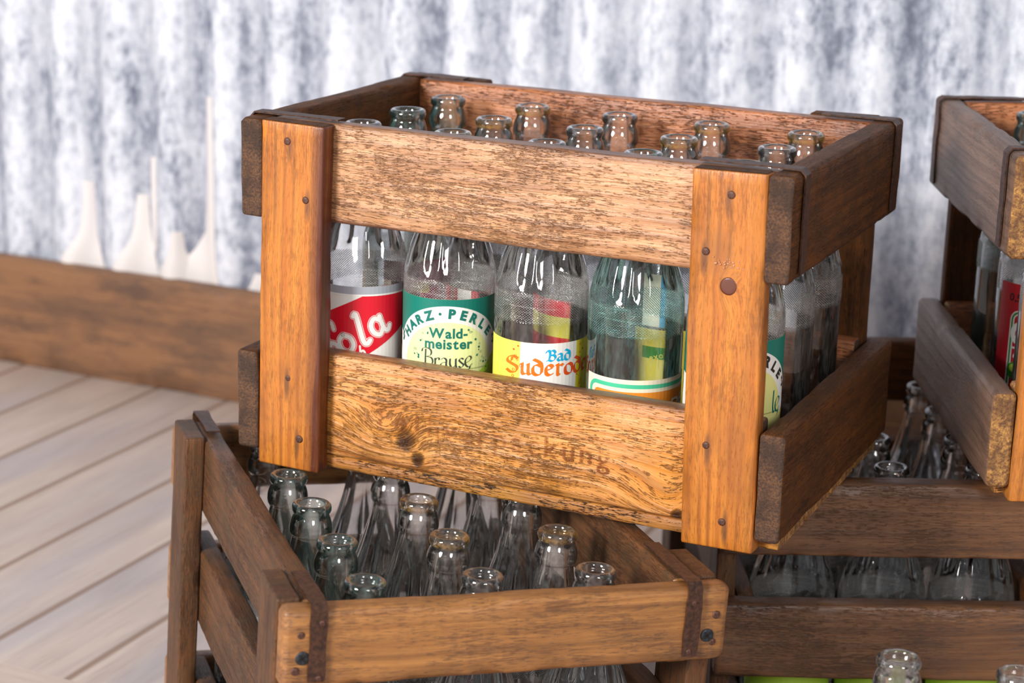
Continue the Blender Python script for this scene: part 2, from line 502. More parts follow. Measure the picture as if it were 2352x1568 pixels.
def crate_root(name, label, loc, rot, group=None):
    o = bpy.data.objects.new(name, None)
    o.empty_display_size = 0.05
    link(o)
    o.location = loc
    o.rotation_euler = rot
    tag(o, label, 'crate', group)
    return o


def build_crate(root, Wd, D, H, ts, tp, tr, pw, levels_long, levels_end, mats, zb=0.0094, lean=0.0, seed=0, r_end=0.003, over=(0.0, 0.0), low_end=()):
    """five-by-three bottle crate; x is its long side, y its short side. Returns named boards"""
    B = {}
    sk = lean
    for i, (nm, x0, s) in enumerate((('L', 0, -1), ('R', Wd - pw, 1))):
        for j, (y0, f) in enumerate(((0, 'F'), (D - tp, 'B'))):
            b = board('corner_post', (x0, x0 + pw, y0, y0 + tp, 0, H), 'z', mats.get('post_' + f + nm) or mats['post' if f == 'F' else 'post_back'], mats['top'], root, r=0.0018, amp=0.0007, seed=seed + i * 3 + j, tilt=-s * math.atan2(sk * 2, H))
            B[f + nm] = b
    for k, (z0, z1) in enumerate(levels_long):
        m = mats['long'][k] if isinstance(mats['long'], list) else mats['long']
        B['long%d' % k] = board('long_board', (0.001, Wd - 0.001, tp, tp + tr, z0, z1), 'x', m, mats['end'], root, amp=0.0008, seed=seed + 20 + k, chip=0.001)
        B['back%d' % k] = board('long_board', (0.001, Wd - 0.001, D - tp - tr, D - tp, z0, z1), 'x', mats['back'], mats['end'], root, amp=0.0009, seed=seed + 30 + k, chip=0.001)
    for k, (z0, z1) in enumerate(levels_end):
        dx = (-sk if z0 > H / 2 else sk)
        B['endR%d' % k] = board('end_board', (Wd + dx, Wd + ts + dx, -over[0], D + over[1], z0, z1), 'y', mats['end_board'], mats['end'], root, r=r_end, amp=0.0008, seed=seed + 40 + k, chip=0.0015)
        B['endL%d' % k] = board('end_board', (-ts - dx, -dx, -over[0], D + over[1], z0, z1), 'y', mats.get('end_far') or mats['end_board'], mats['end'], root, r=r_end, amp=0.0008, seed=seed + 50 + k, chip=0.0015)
    for m_ in low_end:
        B[m_[0]].location.z -= m_[1]
    # floor slats, with gaps
    ys = [tp + 0.0005, 0.070, 0.0755, 0.130, 0.1365, 0.190, 0.196, D - tp - 0.0005]
    for a, b in zip(ys[0::2], ys[1::2]):
        B['slat%.2f' % a] = board('base_slat', (-ts * 0.4, Wd + ts * 0.9, a, b, 0.0004, zb), 'x', mats['slat'], mats['slat_end'], root, amp=0.0005, r=0.0015, seed=seed + 60 + int(a * 100))
    drop = levels_end[-1][1] - levels_end[-1][0]
    for (xi, xo) in ((-0.002, -ts + (sk if sk else 0)), (Wd + 0.002, Wd + ts - sk)):
        for y in (tp + tr / 2, D - tp - tr / 2):
            strap(tr * 0.68, H, xi, xo, y, root, drop * 0.93, 0.062 + 0.01 * math.sin(seed + y * 70))
    return B


def front_nails(B, key, pts, root, y=0.0):
    for (x, z, r) in pts:
        nail_head('nail', (x, y, z), (0, -1, 0), r, M['nail'], B[key], root)


# ---------------------------------------------------------------- the setting
def box_bm(bm, b):
    x0, x1, y0, y1, z0, z1 = b
    v = [bm.verts.new(p) for p in ((x0, y0, z0), (x1, y0, z0), (x1, y1, z0), (x0, y1, z0), (x0, y0, z1), (x1, y0, z1), (x1, y1, z1), (x0, y1, z1))]
    for f in ((0, 3, 2, 1), (4, 5, 6, 7), (0, 1, 5, 4), (1, 2, 6, 5), (2, 3, 7, 6), (3, 0, 4, 7)):
        bm.faces.new([v[i] for i in f])


FZ = -0.250
WALL_Y = 0.800


def floor_mat(name, swap, w, off):
    t = NT(name)
    tc = t.n('TexCoord').outputs['Object']
    s = t.n('SeparateXYZ', ins={0: tc})
    across, along = (s.outputs[0], s.outputs[1]) if not swap else (s.outputs[1], s.outputs[0])
    jit = t.math('MULTIPLY', t.noise(t.mapping(tc, (1.5, 1.5, 1)), 1.0, 1), 0.004)
    u = t.math('DIVIDE', t.math('ADD', t.math('ADD', across, off), jit), w)
    idx = t.math('FLOOR', u)
    fr = t.math('FRACT', u)
    rnd = t.n('TexWhiteNoise', noise_dimensions='1D', ins={'W': idx}).outputs[0]
    v2 = t.n('CombineXYZ', ins={0: t.math('MULTIPLY', across, 34.0), 1: t.math('ADD', t.math('MULTIPLY', along, 4.5), t.math('MULTIPLY', rnd, 40.0)), 2: t.math('MULTIPLY', rnd, 9.0)}).outputs[0]
    a = t.noise(v2, 1.0, 5, 0.6, 0.6)
    b = t.noise(v2, 0.32, 3, 0.55)
    grain = t.noise(t.n('CombineXYZ', ins={0: t.math('MULTIPLY', across, 260.0), 1: t.math('MULTIPLY', along, 14.0), 2: rnd}).outputs[0], 1.0, 3, 0.6)
    col = t.mix(t.ramp(a, [(0.32, 0.0), (0.68, 1.0)]), rgb(188, 170, 162), rgb(214, 196, 184))
    col = t.mix(t.math('MULTIPLY', t.ramp(b, [(0.45, 0.0), (0.65, 1.0)]), 0.55), col, rgb(168, 166, 176))
    col = t.mix(t.math('MULTIPLY', t.ramp(grain, [(0.5, 0.0), (0.75, 1.0)]), 0.25), col, rgb(140, 116, 100))
    col = t.mix(t.math('MULTIPLY', rnd, 0.30), col, rgb(196, 168, 146))
    kn = t.ramp(t.n('TexVoronoi', ins={'Vector': t.n('CombineXYZ', ins={0: t.math('MULTIPLY', across, 9.0), 1: t.math('MULTIPLY', along, 5.0), 2: 0.0}).outputs[0], 'Scale': 1.0}).outputs[0], [(0.0, 1.0), (0.05, 0.9), (0.11, 0.0)])
    col = t.mix(t.math('MULTIPLY', kn, 0.6), col, rgb(104, 84, 70))
    seam = t.math('MINIMUM', fr, t.math('SUBTRACT', 1.0, fr))
    sm = t.ramp(seam, [(0.0, 1.0), (0.022, 0.85), (0.05, 0.0)])
    col = t.mix(t.math('MULTIPLY', sm, 0.75), col, rgb(128, 92, 66))
    t.bsdf(col, 0.55, t.bump(t.math('SUBTRACT', a, sm), 0.4, 0.002))
    return t.m


bm = bmesh.new()
SEAM_Y = 0.070
for (y0, y1, mi) in ((SEAM_Y, WALL_Y + 0.1, 0), (-3.2, SEAM_Y, 1)):
    f = bm.faces.new([bm.verts.new(p) for p in ((-3, y0, FZ), (3, y0, FZ), (3, y1, FZ), (-3, y1, FZ))])
    f.material_index = mi
tag(mesh_obj('floor', bm, [floor_mat('pale_plank_floor', False, 0.100, 0.030), floor_mat('pale_border_plank', True, 0.112, 0.030 - 0.070 + 0.006)]), kind='structure')

# corrugated, lime-washed metal wall
bm = bmesh.new()
PITCH, AMP = 0.076, 0.0095
nx = int(4.4 / PITCH * 12)
zs = [FZ, FZ + 0.2, 0.1, 0.4, 0.8, 1.3]
cols = []
for i in range(nx + 1):
    x = -2.2 + 4.4 * i / nx
    cols.append([bm.verts.new((x, WALL_Y - AMP * math.cos(2 * math.pi * (x + 0.013) / PITCH), z)) for z in zs])
for a, b in zip(cols, cols[1:]):
    for k in range(len(zs) - 1):
        bm.faces.new((a[k], b[k], b[k + 1], a[k + 1])).smooth = True
t = NT('limewashed_corrugated_metal')
tc = t.n('TexCoord').outputs['Object']
big = t.noise(t.mapping(tc, (14, 14, 7)), 1.0, 6, 0.68, 0.4)
mid = t.noise(t.mapping(tc, (78, 78, 50), (3, 1, 5)), 1.0, 6, 0.72)
stk = t.noise(t.mapping(tc, (55, 1, 1.5), (1, 2, 3)), 1.0, 4, 0.6)
v = t.math('ADD', t.math('ADD', t.math('MULTIPLY', big, 0.42), t.math('MULTIPLY', mid, 0.42)), t.math('MULTIPLY', stk, 0.16))
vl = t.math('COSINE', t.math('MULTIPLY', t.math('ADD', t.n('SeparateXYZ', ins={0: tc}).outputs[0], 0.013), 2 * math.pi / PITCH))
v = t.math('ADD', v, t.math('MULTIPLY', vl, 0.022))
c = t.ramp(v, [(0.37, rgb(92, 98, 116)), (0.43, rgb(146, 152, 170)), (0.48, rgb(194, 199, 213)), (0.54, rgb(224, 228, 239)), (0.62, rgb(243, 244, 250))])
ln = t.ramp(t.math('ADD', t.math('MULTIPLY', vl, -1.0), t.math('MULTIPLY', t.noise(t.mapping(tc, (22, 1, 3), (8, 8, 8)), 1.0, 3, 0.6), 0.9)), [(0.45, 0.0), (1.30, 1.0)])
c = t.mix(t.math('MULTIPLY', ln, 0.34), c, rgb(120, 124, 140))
rs = t.ramp(t.noise(t.mapping(tc, (16, 1, 9), (11, 0, 4)), 1.0, 4, 0.6), [(0.70, 0.0), (0.76, 1.0)])
c = t.mix(t.math('MULTIPLY', rs, 0.55), c, rgb(150, 100, 66))
t.bsdf(c, 0.5, t.bump(v, 0.4, 0.004))
wall = tag(mesh_obj('wall_back', bm, t.m), kind='structure')

# white filler runs that have sagged down the wall behind the baseboard
RUN = plain('white_filler', rgb(234, 228, 227), 0.6)


def paint_run(profile):
    """profile: (z, x_left, x_right) rows, top first, following the corrugation"""
    bm = bmesh.new()
    rows = []
    nseg = 10
    for (z, xl, xr) in profile:
        row = []
        for k in range(nseg + 1):
            f = k / nseg
            x = xl + (xr - xl) * f
            bulge = 0.0008 + 0.004 * math.sin(math.pi * f)
            row.append(bm.verts.new((x, WALL_Y - AMP * math.cos(2 * math.pi * (x + 0.013) / PITCH) - bulge, z)))
        rows.append(row)
    for a, b in zip(rows, rows[1:]):
        for k in range(nseg):
            bm.faces.new((a[k], b[k], b[k + 1], a[k + 1])).smooth = True
    mesh_obj('filler_run', bm, RUN, wall)


paint_run([(-0.010, -0.7495, -0.7385), (-0.05, -0.7510, -0.7370), (-0.075, -0.7560, -0.7360), (-0.090, -0.7640, -0.733), (-0.102, -0.775, -0.730), (-0.118, -0.784, -0.722)])
paint_run([(-0.018, -0.6720, -0.6600), (-0.055, -0.6760, -0.6580), (-0.075, -0.6800, -0.655), (-0.090, -0.689, -0.651), (-0.104, -0.699, -0.645), (-0.122, -0.708, -0.636)])
paint_run([(0.030, -0.6550, -0.6430), (-0.030, -0.6555, -0.6440), (-0.080, -0.653, -0.6450), (-0.090, -0.651, -0.648)])
paint_run([(-0.055, -0.6160, -0.6040), (-0.078, -0.618, -0.602), (-0.090, -0.624, -0.596), (-0.102, -0.634, -0.590), (-0.114, -0.642, -0.584), (-0.126, -0.646, -0.580)])
paint_run([(0.110, -0.5730, -0.5590), (0.0, -0.5750, -0.5580), (-0.055, -0.579, -0.557), (-0.076, -0.592, -0.556), (-0.094, -0.606, -0.553), (-0.110, -0.622, -0.550), (-0.126, -0.628, -0.546)])
paint_run([(-0.096, -0.510, -0.496), (-0.112, -0.516, -0.490), (-0.126, -0.524, -0.482)])

bbm = wood('baseboard_wood', rgb(158, 112, 76), rgb(126, 88, 60), rgb(80, 60, 52), ring=40, cracks=0.15, blotch=0.75, rough=0.55, bump=0.2, coat=0.1)
bb = board('baseboard_back', (-2.6, 2.6, 0.777, 0.795, FZ, FZ + 0.137), 'x', bbm, bbm, None, amp=0.001, r=0.003, seed=4)
tag(bb, kind='structure')

# ---------------------------------------------------------------- top crate
ROOT1 = crate_root('bottle_crate', 'amber wooden bottle crate stacked on top at the centre, front opening showing four printed labels', (0, 0, 0), (0, 0, 0))
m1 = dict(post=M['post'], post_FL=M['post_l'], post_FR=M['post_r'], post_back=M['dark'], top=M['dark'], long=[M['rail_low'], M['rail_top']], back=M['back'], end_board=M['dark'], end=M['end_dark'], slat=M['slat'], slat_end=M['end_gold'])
W1, D1, H1 = 0.365, 0.2635, 0.2475
B1 = build_crate(ROOT1, W1, D1, H1, 0.0172, 0.0142, 0.0155, 0.0492, [(0.0098, 0.0850), (0.1785, 0.2465)], [(0.0098, 0.0822), (0.1790, H1)], m1, lean=0.0023, seed=1, r_end=0.003, over=(0.0, 0.0))
front_nails(B1, 'FL', NL, ROOT1)
front_nails(B1, 'FR', NR, ROOT1)
nail_head('wood_knot', (0.3415, 0, 0.1747), (0, -1, 0), 0.0058, M['knot'], B1['FR'], ROOT1, h=0.0002)

# dried resin beads above the knot
bm = bmesh.new()
rb = random.Random(8)
for k in range(34):
    px, pz, pr = 0.3405 + rb.gauss(0, 0.0055), 0.1885 + rb.gauss(0, 0.0032), rb.uniform(0.0004, 0.0009)
    bmesh.ops.create_icosphere(bm, subdivisions=1, radius=pr, matrix=Matrix.Translation((px, -0.0001, pz)))
rbo = mesh_obj('resin_beads', bm, plain('pale_resin', rgb(196, 140, 104), 0.35, Coat_Weight=0.5), B1['FR'], True)
rbo.matrix_basis = LOCM[B1['FR'].name].inverted()
rbo['kind'] = 'stuff'


# faded stencil on the lower long board
def stencil():
    t = NT('faded_stencil')
    tc = t.n('TexCoord').outputs['Object']
    m = t.ramp(t.noise(t.mapping(tc, (60, 60, 260)), 1.0, 5, 0.7), [(0.36, 0.0), (0.52, 0.9)])
    g = t.ramp(t.n('MapRange', ins={0: t.n('SeparateXYZ', ins={0: tc}).outputs[0], 1: 0.09, 2: 0.27}).outputs[0], [(0.0, 0.45), (0.6, 0.55), (1.0, 1.0)])
    a = t.n('BsdfTransparent')
    b = t.n('BsdfPrincipled', ins={'Base Color': (*rgb(136, 70, 28), 1), 'Roughness': 0.45})
    mx = t.n('MixShader', ins={0: t.math('MULTIPLY', m, g)})
    t.t.links.new(a.outputs[0], mx.inputs[1])
    t.t.links.new(b.outputs[0], mx.inputs[2])
    t.t.links.new(mx.outputs[0], t.out.inputs[0])
    return t.m


# ---------------------------------------------------------------- lower left crate
ROOT2 = crate_root('bottle_crate', 'brown wooden bottle crate at lower left with black screws, supporting the amber crate', (-0.0993, 0.0158, -0.2390), (-0.0529, -0.0082, -0.8102))
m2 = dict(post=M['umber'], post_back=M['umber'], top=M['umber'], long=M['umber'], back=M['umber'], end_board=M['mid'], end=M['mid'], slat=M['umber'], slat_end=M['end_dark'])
W2, D2, H2 = 0.3556, 0.2812, 0.250
lv = [(0.011, 0.058), (0.101, 0.149), (0.199, 0.2485)]
B2 = build_crate(ROOT2, W2, D2, H2, 0.0155, 0.0145, 0.0150, 0.048, [(0.011, 0.060), (0.105, 0.163), (0.192, 0.2485)], lv, m2, seed=9, r_end=0.0045, over=(-0.001, 0.003), low_end=(('endL2', 0.0055),))
xo = W2 + 0.0155
for (y, z, rr, k) in ((0.0120, 0.2330, 0.0024, 0), (0.0135, 0.2185, 0.0043, 1), (0.0095, 0.2105, 0.0026, 0), (0.2755, 0.2300, 0.0026, 0), (0.2705, 0.2165, 0.0044, 1), (0.2745, 0.2120, 0.0023, 0)):
    nail_head('screw' if k else 'nail', (xo, y, z), (1, 0, 0), rr, M['screw'] if k else M['nail'], B2['endR2'], ROOT2, cross=bool(k))
for (y, z) in ((0.0240, 0.2405), (0.0235, 0.2060), (0.2590, 0.2390), (0.2585, 0.2070)):
    nail_head('nail', (xo + 0.0018, y, z), (1, 0, 0), 0.0019, M['nail'], B2['endR2'], ROOT2)

# ---------------------------------------------------------------- lower right crate
TH3 = R(-64.0)
ROOT3 = crate_root('bottle_crate', 'dull brown wooden bottle crate behind at lower right, under the raised crates', (0.1367, 0.4750, -0.2498), (0, 0, TH3))
m3 = dict(end_far=M['dark'], post=M['umber'], post_back=M['umber'], top=M['umber'], long=M['umber'], back=M['dark'], end_board=M['far'], end=M['end_dark'], slat=M['umber'], slat_end=M['end_dark'])  # far end and back boards take darker wood, painting in the shade behind this crate
lv3 = [(0.011, 0.060), (0.0956, 0.1541), (0.1915, 0.2478)]
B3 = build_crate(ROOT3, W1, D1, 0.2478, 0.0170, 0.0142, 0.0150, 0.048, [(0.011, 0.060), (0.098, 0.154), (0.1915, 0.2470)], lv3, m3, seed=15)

# ---------------------------------------------------------------- crate at the right edge
TH5 = R(25.0)
ROOT5 = crate_root('bottle_crate', 'greyed wooden bottle crate cut by the right edge, raised on the dull brown crate', (0.4937, 0.1815, 0.0004), (0, 0, TH5))
m5 = dict(post=M['post'], post_back=M['dark'], top=M['dark'], long=[M['rail_low'], M['back']], back=M['back'], end_board=M['grey'], end=M['end_gold'], slat=M['slat'], slat_end=M['end_gold'])
B5 = build_crate(ROOT5, W1, D1, 0.2435, 0.0172, 0.0142, 0.0150, 0.0492, [(0.0098, 0.080), (0.174, 0.2425)], [(0.0098, 0.079), (0.1725, 0.2435)], m5, seed=22, r_end=0.004)

# ---------------------------------------------------------------- bottles
BR = 0.0325


def bottle_mesh():
    n = 112
    fl = 14
    outer = [(0.0, 0.0), (0.0002, 0.020), (0.0005, 0.0285), (0.002, 0.0312), (0.006, BR), (0.020, BR), (0.045, BR), (0.07, BR), (0.095, BR), (0.115, BR), (0.124, BR), (0.130, 0.0323)]
    prof = [(0.134, 0.0320), (0.138, 0.0314), (0.142, 0.0304), (0.147, 0.0290), (0.153, 0.0269), (0.160, 0.0243), (0.168, 0.0214), (0.176, 0.0188), (0.184, 0.0166), (0.192, 0.0148), (0.199, 0.0135), (0.204, 0.0128)]
    neck = [(0.2070, 0.01250), (0.2082, 0.0127), (0.2090, 0.0134), (0.2098, 0.01405), (0.2112, 0.01440), (0.2128, 0.01452), (0.2146, 0.01445), (0.2164, 0.01420), (0.2180, 0.01383), (0.2195, 0.01338), (0.2209, 0.01285), (0.2221, 0.01235), (0.2232, 0.01198), (0.2242, 0.0120),
            (0.2252, 0.0129), (0.2265, 0.01335), (0.2280, 0.01340), (0.2296, 0.0130), (0.2307, 0.0120), (0.2310, 0.0108), (0.2306, 0.0095), (0.2296, 0.0087)]
    inner = [(0.2250, 0.0084), (0.2150, 0.0087), (0.205, 0.0096), (0.199, 0.0106), (0.194, 0.0116)]
    bm = bmesh.new()
    rows = []

    def ring(z, r, amt=0.0):
        if r == 0:
            return [bm.verts.new((0, 0, z))]
        row = []
        for k in range(n):
            a = 2 * math.pi * k / n
            c = abs(math.sin(a * fl / 2))          # 0 on a ridge, 1 in a trough
            low = 0.1335 + 0.010 * (1 - c) ** 1.3     # rounded flute feet
            w = min(1, max(0, (z - low) / 0.0045))
            up = min(1, max(0, (0.207 - z) / 0.02))
            w = w * w * (3 - 2 * w)
            rr = r * (1 - amt * 0.072 * w * up * (c ** 0.9)) + amt * 0.0004 * w * up
            row.append(bm.verts.new((rr * math.cos(a), rr * math.sin(a), z)))
        return row

    for z, r in outer:
        rows.append(ring(z, r))
    for z, r in prof:
        rows.append(ring(z, r, 1.0))
    for z, r in neck + inner:
        rows.append(ring(z, r))
    for a, b in zip(rows, rows[1:]):
        for k in range(n):
            k2 = (k + 1) % n
            if len(a) == 1:
                bm.faces.new((a[0], b[k2], b[k]))
            elif len(b) == 1:
                bm.faces.new((a[k], a[k2], b[0]))
            else:
                bm.faces.new((a[k], a[k2], b[k2], b[k]))
    bmesh.ops.recalc_face_normals(bm, faces=bm.faces)
    me = bpy.data.meshes.new('glass_bottle')
    bm.to_mesh(me)
    bm.free()
    smooth(me)
    me.materials.append(G['clear'])
    return me


BOTTLE = bottle_mesh()

# ---- printed labels ---------------------------------------------------------
INK = {}


def ink(name, c):
    if name not in INK:
        INK[name] = plain('ink_' + name, c, 0.45)
    return INK[name]


ink('white', rgb(246, 245, 240)); ink('paper', rgb(224, 208, 168)); ink('red', rgb(226, 18, 44)); ink('grey', rgb(172, 176, 186))
ink('green', rgb(0, 122, 106)); ink('teal', rgb(0, 114, 100)); ink('pale_lime', rgb(234, 244, 176)); ink('lime', rgb(182, 222, 70)); ink('charcoal', rgb(58, 66, 62))
ink('cyan', rgb(0, 176, 226)); ink('orange', rgb(244, 118, 22)); ink('deep_orange', rgb(232, 84, 20)); ink('yellow', rgb(244, 236, 96)); ink('strong_yellow', rgb(236, 220, 30)); ink('cream', rgb(240, 232, 206))
ink('mint', rgb(70, 196, 150)); ink('field_orange', rgb(232, 142, 40)); ink('black', rgb(30, 28, 28)); ink('dull_red', rgb(196, 30, 44)); ink('leaf', rgb(60, 140, 50)); ink('magenta', rgb(190, 30, 90))
ink('mustard', rgb(238, 214, 90)); ink('sky', rgb(40, 160, 214)); ink('light_yellow', rgb(240, 236, 150))

_G = {}


def glyph(ch, bold=0.0):
    key = (ch, bold)
    if key not in _G:
        cu = bpy.data.curves.new('g', 'FONT')
        cu.body = ch
        cu.size = 1.0
        cu.offset = bold
        cu.resolution_u = 4
        o = bpy.data.objects.new('g', cu)
        me = bpy.data.meshes.new_from_object(o)
        vs = [(v.co.x, v.co.y) for v in me.vertices]
        fs = [tuple(p.vertices) for p in me.polygons]
        bpy.data.objects.remove(o)
        bpy.data.meshes.remove(me)
        bpy.data.curves.remove(cu)
        xs = [p[0] for p in vs] or [0, 0.3]
        _G[key] = (vs, fs, min(xs), max(xs))
    return _G[key]


def catmull(pts, n=6):
    P = [pts[0]] + list(pts) + [pts[-1]]
    out = []
    for i in range(1, len(P) - 2):
        p0, p1, p2, p3 = P[i - 1], P[i], P[i + 1], P[i + 2]
        for k in range(n):
            t_ = k / n
            out.append(tuple(0.5 * (2 * p1[j] + (p2[j] - p0[j]) * t_ + (2 * p0[j] - 5 * p1[j] + 4 * p2[j] - p3[j]) * t_ ** 2 + (3 * p1[j] - p0[j] - 3 * p2[j] + p3[j]) * t_ ** 3) for j in range(2)))
    out.append(tuple(pts[-1]))
    return out


# pen-drawn letters (x-height 1); each a list of strokes
FRAK = {
    'B': (1.05, [[(0.0, 1.15), (0.15, 1.5), (0.38, 1.25), (0.32, 0.3), (0.05, 0.0)], [(0.36, 1.3), (0.62, 1.52), (0.86, 1.28), (0.80, 0.95), (0.40, 0.80)], [(0.40, 0.80), (0.80, 0.80), (0.92, 0.4), (0.62, 0.0), (0.30, 0.15)]]),
    'S': (1.05, [[(0.92, 1.42), (0.55, 1.58), (0.16, 1.35), (0.14, 1.0), (0.50, 0.82), (0.86, 0.62), (0.80, 0.15), (0.42, 0.0), (0.06, 0.22)], [(0.50, 1.5), (0.46, 1.1)]]),
    'a': (0.78, [[(0.08, 0.85), (0.32, 1.0), (0.52, 0.8), (0.52, 0.15), (0.70, 0.02)], [(0.50, 0.62), (0.12, 0.42), (0.12, 0.15), (0.30, 0.0), (0.50, 0.2)]]),
    'd': (0.80, [[(0.10, 1.5), (0.58, 1.12), (0.62, 0.25), (0.36, 0.0), (0.10, 0.22), (0.10, 0.80), (0.36, 1.0), (0.60, 0.85)]]),
    'u': (0.80, [[(0.04, 0.9), (0.18, 1.0), (0.18, 0.18), (0.34, 0.0), (0.56, 0.2)], [(0.46, 0.9), (0.58, 1.0), (0.58, 0.15), (0.74, 0.02)]]),
    'e': (0.66, [[(0.14, 0.48), (0.52, 0.72), (0.34, 1.0), (0.12, 0.80), (0.12, 0.20), (0.34, 0.0), (0.58, 0.2)]]),
    'r': (0.62, [[(0.04, 0.9), (0.20, 1.0), (0.20, 0.1), (0.34, 0.0)], [(0.22, 0.75), (0.40, 1.0), (0.56, 0.88)]]),
    'o': (0.74, [[(0.36, 1.0), (0.10, 0.80), (0.10, 0.2), (0.34, 0.0), (0.60, 0.2), (0.60, 0.8), (0.36, 1.0)]]),
}
CURL = {
    'B': (1.35, [[(0.45, 1.85), (0.42, 0.9), (0.40, 0.1), (0.10, -0.15), (-0.10, 0.05), (0.02, 0.22)], [(0.00, 1.50), (0.10, 1.85), (0.60, 1.98), (1.05, 1.75), (1.02, 1.25), (0.50, 1.02)], [(0.50, 1.02), (1.10, 0.95), (1.25, 0.45), (0.90, 0.05), (0.45, 0.05)]]),
    'r': (0.66, [[(0.16, 0.98), (0.18, 0.5), (0.16, 0.0)], [(0.18, 0.70), (0.36, 1.0), (0.58, 0.98), (0.60, 0.78)]]),
    'a': (0.95, [[(0.16, 0.86), (0.40, 1.04), (0.68, 0.84), (0.68, 0.25), (0.88, 0.0)], [(0.68, 0.58), (0.30, 0.52), (0.08, 0.24), (0.30, -0.02), (0.68, 0.26)]]),
    'u': (0.95, [[(0.12, 0.98), (0.12, 0.35), (0.36, 0.0), (0.68, 0.25)], [(0.72, 0.98), (0.72, 0.3), (0.80, 0.0)]]),
    's': (0.72, [[(0.56, 0.86), (0.34, 1.02), (0.12, 0.78), (0.34, 0.52), (0.60, 0.26), (0.34, -0.02), (0.08, 0.14)]]),
    'e': (0.95, [[(0.06, 0.42), (0.60, 0.70), (0.72, 1.02), (0.44, 1.16), (0.10, 0.80), (0.10, 0.28), (0.44, -0.02), (0.84, 0.30)], [(0.60, 0.05), (0.56, -0.20), (0.36, -0.36)]]),
    'l': (0.45, [[(0.20, 1.8), (0.18, 0.5), (0.32, 0.0), (0.48, 0.15)]]),
}
BUB = {
    'C': (1.25, [[(1.00, 1.30), (0.92, 1.60), (0.50, 1.68), (0.14, 1.25), (0.16, 0.75), (0.50, 0.55), (0.50, 0.80), (0.28, 0.74)], [(0.30, 0.60), (0.12, 0.25), (0.40, -0.02), (0.85, 0.10), (1.0, 0.45), (0.70, 0.62), (0.55, 0.42)]]),
    'o': (1.02, [[(0.48, 0.95), (0.16, 0.72), (0.16, 0.26), (0.48, 0.02), (0.80, 0.28), (0.80, 0.70), (0.48, 0.95)]]),
    'l': (0.62, [[(0.10, 1.70), (0.26, 1.72), (0.26, 0.30), (0.42, 0.02), (0.62, 0.16)]]),
    'a': (1.05, [[(0.76, 0.95), (0.74, 0.25), (0.92, 0.02), (1.10, 0.20)], [(0.74, 0.70), (0.46, 0.95), (0.16, 0.70), (0.16, 0.26), (0.44, 0.02), (0.74, 0.34)]]),
    'h': (0.9, [[(0.15, 1.6), (0.15, 0.0)], [(0.15, 0.7), (0.45, 1.0), (0.7, 0.7), (0.7, 0.0)]]),
}


